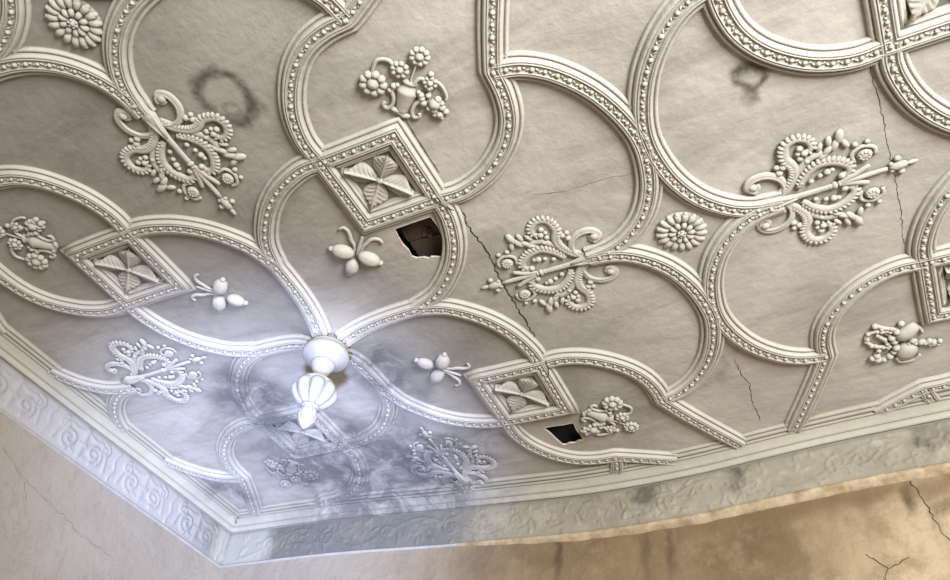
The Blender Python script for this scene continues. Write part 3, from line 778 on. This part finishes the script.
def spiral(cx,cy,r,turns,a0,dirn,n=26):
    return [(cx+r*(1-.82*i/n)*math.cos(a0+dirn*turns*6.283*i/n),cy+r*(1-.82*i/n)*math.sin(a0+dirn*turns*6.283*i/n)) for i in range(n+1)]
def frieze_relief(L,style):
    """height field on a strip of length L and height FH"""
    st=.009; nu=int(L/st); nv=int(FH/st)
    u=np.linspace(0,L,nu+1)[:,None]; v=np.linspace(0,FH,nv+1)[None,:]
    h=np.zeros((nu+1,nv+1))
    def stroke(pts,w,a):
        nonlocal h
        for x,y in pts:
            i0=max(0,int((x-3*w)/L*nu)); i1=min(nu+1,int((x+3*w)/L*nu)+2)
            if i0>=i1: continue
            d=(u[i0:i1]-x)**2+(v-y)**2
            h[i0:i1]=np.maximum(h[i0:i1],a*np.exp(-d/(w*w)))
    period=.70 if style=='panel' else .62
    k=0; x=(.06 if style=='panel' else .2)
    while x<L:
        f=1
        c=x+period/2
        if style=='panel':
            # divider bar with notch, winged pair of scrolls about a central urn
            for t in np.linspace(.04,FH-.03,30): stroke([(x+.012*math.sin(t*40),t)],.011,.016)
            for sg in (1,-1):
                stroke(spiral(c+sg*.13,.19,.085,1.5,math.pi/2,-sg),.015,.028)
                stroke(spiral(c+sg*.21,.10,.055,1.3,-math.pi/2,sg),.013,.024)
                stroke([tuple(p[:2]) for p in catmull([(c+sg*.03,.06),(c+sg*.10,.08),(c+sg*.17,.07),(c+sg*.24,.15),(c+sg*.27,.26)],8)],.015,.015)
                stroke([(c+sg*(.05+.03*j),.27-.012*j) for j in range(5)],.015,.014)
            stroke([(c,y) for y in np.linspace(.05,.27,14)],.028,.018); stroke([(c-.03+.06*i/5,.17) for i in range(6)],.02,.018)
        else:
            sg=1 if k%2==0 else -1
            fr=random.Random(k*13+5)
            stroke(spiral(c,.168,.085+.02*fr.random(),1.1+.3*fr.random(),sg*math.pi/2+fr.uniform(-.6,.6),sg,40),.012,.022)
            stroke([(x+period*i/30,.168+sg*.11*math.cos(math.pi*i/30)) for i in range(31)],.012,.020)
            for j in range(34):
                px=x+fr.uniform(-.02,period); py=fr.uniform(.035,FH-.04); a0=fr.uniform(0,6.28); cv=fr.uniform(-14,14); ln=fr.uniform(.035,.085)
                pts=[]; ang=a0; qx,qy=px,py
                for q in range(12):
                    pts.append((qx,qy)); qx+=ln/12*math.cos(ang); qy+=ln/12*math.sin(ang); ang+=cv*ln/12
                stroke([p for p in pts if .02<p[1]<FH-.02],fr.uniform(.008,.013),fr.uniform(.010,.022))
            for j in range(5): stroke([(c+.03*math.cos(j*1.256),.168+.03*math.sin(j*1.256))],.013,.022)
        x+=period; k+=1
    # worn: break the relief down irregularly
    for i in range(nu+1):
        for j in range(nv+1):
            w=noise.noise(Vector((u[i,0]*3+17,v[0,j]*3,3.1 if style=='panel' else 8.8)))
            h[i,j]*=min(1.2,.75+.6*w); h[i,j]+=.0022*noise.noise(Vector((u[i,0]*22,v[0,j]*22,1.3)))
    e=np.minimum(1,np.minimum(v/.02,(FH-v)/.02)); h*=e*(.72 if style=='scroll' else .85)
    return u[:,0],v[0],h
def build_frieze(path,style):
    P=resample(path,.009); seg=[0]
    for a,b in zip(path,path[1:]): seg.append(seg[-1]+np.linalg.norm(b-a))
    L=seg[-1]; u,v,h=frieze_relief(L,style)
    m=MB(); vs=[]; nv=len(v)
    for i,ui in enumerate(u):
        j=min(len(path)-2,max(0,int(np.searchsorted(seg,ui))-1)); w=(ui-seg[j])/(seg[j+1]-seg[j])
        p=path[j]*(1-w)+path[j+1]*w; t=path[j+1]-path[j]; t/=np.linalg.norm(t); nn=np.array([-t[1],t[0]])
        s=edge_s(p)+GRZ
        for k,vk in enumerate(v):
            q=p+nn*(.006+h[i,k]); vs.append(W(q[0],q[1],s-.006+vk))
    m.add(vs,[(i*nv+k,i*nv+k+1,(i+1)*nv+k+1,(i+1)*nv+k) for i in range(len(u)-1) for k in range(nv-1)])
    return trim(m,MAT_FRIEZE)
# run each frieze from the corner outwards so the panels start there
build_frieze([p for p in LP],'panel')
build_frieze([LP[-1]]+RP,'scroll')
# moulding under the frieze
def ledge_k(p):
    return float(np.interp(p[0],[-2.5,-.2,.3,1.0,2.5,4],[.2,.28,.6,.85,1.0,.95]))+(.16*noise.noise(Vector((p[0]*6,0,2))) if p[0]>0 else 0)
FZ=GRZ+FH-.008
def ledge(path,mat,k):
    prof=[(.0,FZ-.012),(.012,FZ-.010),(.03,FZ-.002),(.042,FZ+.012),(.042,FZ+.03),(.032,FZ+.042),(.018,FZ+.052),(.010,FZ+.066),(0,FZ+.07)]
    return trim(sweep(path,prof,k,FZ-.012),mat)
fine=[np.array((x,wallY(x))) for x in np.arange(XW,XMAX+.1,.05)]
ledge([p for p in fine if p[0]>-.12],MAT_LEDGE,ledge_k)
trim(sweep([p for p in fine if p[0]<=-.06],[(.0,FZ-.01),(.014,FZ-.006),(.016,FZ+.004),(.008,FZ+.012),(.0,FZ+.014)]),MAT_LEDGE_L)
trim(sweep(LP,[(.0,FZ-.01),(.014,FZ-.006),(.016,FZ+.004),(.008,FZ+.012),(.0,FZ+.014)]),MAT_LEDGE_L)
def wall(path,name,o=0.0):
    m=MB(); vs=[]
    ds=[None]+list(np.linspace(.5,(H/U),16))
    for p in path:
        for d in ds:
            dd=CZ-.06 if d is None else d
            vs.append(W(p[0],p[1],dd))
    K=len(ds)
    m.add(vs,[(i*K+j,i*K+j+1,(i+1)*K+j+1,(i+1)*K+j) for i in range(len(path)-1) for j in range(K-1)])
    return structure(m.build(name,MAT_WALL))
wall(LP,'wall_left'); wall([LP[-1]]+RP,'wall_far')
m=MB(); fl=[(XW-.1,-2.5),(XMAX+4,-2.5),(XMAX+4,YMAX+4),(XW-.1,YMAX+4)]
m.add([(x*U,-y*U,0) for x,y in fl],[(0,1,2,3)]); structure(m.build('floor',MAT_FLOOR))
# skirting along the two walls
BZ=H/U
def base(path,name):
    m=MB(); vs=[]
    for i,p in enumerate(path):
        a=path[max(0,i-1)]; b=path[min(len(path)-1,i+1)]; t=b-a; t/=np.linalg.norm(t); nn=np.array([-t[1],t[0]])
        for o,z in ((0,.30),(.02,.29),(.025,.25),(.035,.24),(.035,0)):
            q=p+nn*o; vs.append((q[0]*U,-q[1]*U,z*U))
    m.add(vs,[(i*5+j,i*5+j+1,(i+1)*5+j+1,(i+1)*5+j) for i in range(len(path)-1) for j in range(4)])
    structure(m.build(name,MAT_RIB))
base(LP,'baseboard_left'); base([LP[-1]]+RP,'baseboard_far')

# ---------------------------------------------------------------- cracks
def crack(pts,w,jit=.012,off=.0015):
    P=resample(pts,.022); m=MB(); vs=[]
    P=[p+np.array((rng.uniform(-jit,jit),rng.uniform(-jit,jit)*.6)) for p in P]
    n=len(P)
    for i,p in enumerate(P):
        t=P[min(n-1,i+1)]-P[max(0,i-1)]; t/=np.linalg.norm(t); nn=np.array([-t[1],t[0]]); ww=w*rng.uniform(.5,1.2)*(0.4 if i in(0,n-1) else 1)
        s=surf(*p)+off
        for q in (p+nn*ww,p-nn*ww): vs.append(W(q[0],q[1],s))
    m.add(vs,[(2*i,2*i+1,2*i+3,2*i+2) for i in range(n-1)])
    m.build('crack',MAT_CRACK,CEIL,False)
crack([(1.337,1.30),(1.335,1.10),(1.335,.90)],.0032,.002)
crack([(1.33,.66),(1.305,.45),(1.325,.28),(1.30,.013),(1.303,-.284),(1.308,-.60),(1.30,-.72)],.0048,.008)
crack([(1.24,.79),(1.275,.70),(1.31,.66)],.0045,.005,.056)
crack([(1.31,-.70),(1.295,-.80),(1.27,-.86)],.004,.005,.05)
crack([(3.606,.70),(3.613,.495),(3.624,.334),(3.623,.102),(3.632,-.225),(3.617,-.6)],.0016,.006)
crack([(2.48,-1.18),(2.488,-1.38),(2.51,-1.47),(2.477,-1.70),(2.487,-1.9)],.0022,.006)
crack([(1.75,.55),(1.95,.50),(2.2,.50),(2.4,.47)],.0007,.005)

# wall cracks
def wcrack(pts,wd,w):
    P=resample(pts,.03); m=MB(); vs=[]; n=len(P)
    P=[p+np.array((rng.uniform(-.012,.012),rng.uniform(-.012,.012))) for p in P]
    for i,p in enumerate(P):
        t=P[min(n-1,i+1)]-P[max(0,i-1)]; t/=np.linalg.norm(t); nn=np.array([-t[1],t[0]]); ww=w*rng.uniform(.4,1.3)
        for q in (p+nn*ww,p-nn*ww):
            if wd=='far': vs.append(W(q[0],wallY(q[0])+.004,q[1]))
            else: vs.append(W(XW+.004,q[0],q[1]))
    m.add(vs,[(2*i,2*i+1,2*i+3,2*i+2) for i in range(n-1)])
    m.build('crack',MAT_CRACK,bpy.data.objects['wall_far' if wd=='far' else 'wall_left'],False)
wcrack([(3.33,.50),(3.38,.70),(3.43,.95),(3.50,1.2)],'far',.003)
wcrack([(2.95,.95),(3.05,1.08),(3.18,1.02)],'far',.0025)
wcrack([(3.05,1.08),(3.0,1.16)],'far',.0025)
wcrack([(.35,.62),(.1,.72),(-.25,.78),(-.6,.85),(-.9,.86)],'left',.0008)
wcrack([(0.05,.74),(-.02,.86)],'left',.0014)

# ---------------------------------------------------------------- light
w=bpy.data.worlds.new('World'); sc.world=w; w.use_nodes=True
bg=w.node_tree.nodes['Background']; bg.inputs[0].default_value=(1.0,.985,.965,1); bg.inputs[1].default_value=.37
def area(name,loc,target,size,size_y,power,col):
    d=bpy.data.lights.new(name,'AREA'); d.shape='RECTANGLE'; d.size=size; d.size_y=size_y; d.energy=power; d.color=col
    o=bpy.data.objects.new(name,d); COL.objects.link(o); o.location=loc
    o.rotation_euler=(Vector(target)-Vector(loc)).to_track_quat('-Z','Y').to_euler(); return o
# tall windows of the near right side of the room
area('window_light',(4.25,-3.0,2.1),(1.7,-.6,3.8),1.5,1.7,385,(1.0,.972,.925))
area('window_light_side',(.2,-5.4,1.9),(.2,0,3.7),1.2,1.8,14,(1.0,.97,.93))
# added cool spot, stands in for lens glare over the corner round the pendant
def spot(name,loc,target,power,ang,blend,col,rad):
    d=bpy.data.lights.new(name,'SPOT'); d.energy=power; d.spot_size=math.radians(ang); d.spot_blend=blend; d.color=col; d.shadow_soft_size=rad
    o=bpy.data.objects.new(name,d); COL.objects.link(o); o.location=loc
    o.rotation_euler=(Vector(target)-Vector(loc)).to_track_quat('-Z','Y').to_euler(); return o
spot('glare_spot',(1.9,-2.2,.4),W(-1.5,-1.4,0),2300,30,1.0,(.50,.62,1.0),.15)

# ---------------------------------------------------------------- camera
R=np.array([[0.89367782,-0.43877266,-0.09390691],[-0.25149207,-0.66311666,0.70500215],[-0.3716069,-0.60642794,-0.7029605]])
C=np.array([3.13564578,3.12407612,3.64934556])
Dm=np.diag([1,-1,-1.])
right,down,fwd=Dm@R[0],Dm@R[1],Dm@R[2]
cam=bpy.data.cameras.new('camera'); co=bpy.data.objects.new('camera',cam); COL.objects.link(co)
M=Matrix.Identity(4)
for i in range(3):
    M[i][0]=right[i]; M[i][1]=-down[i]; M[i][2]=-fwd[i]
M.translation=Vector(W(*C)); co.matrix_world=M
cam.sensor_fit='HORIZONTAL'; cam.sensor_width=36; cam.lens=807.318*36/950
cam.shift_x=(475-489.159)/950; cam.shift_y=(291.886-290)/950; cam.clip_start=.05
sc.camera=co
sc.view_settings.view_transform='Standard'; sc.view_settings.look='None'; sc.view_settings.exposure=0
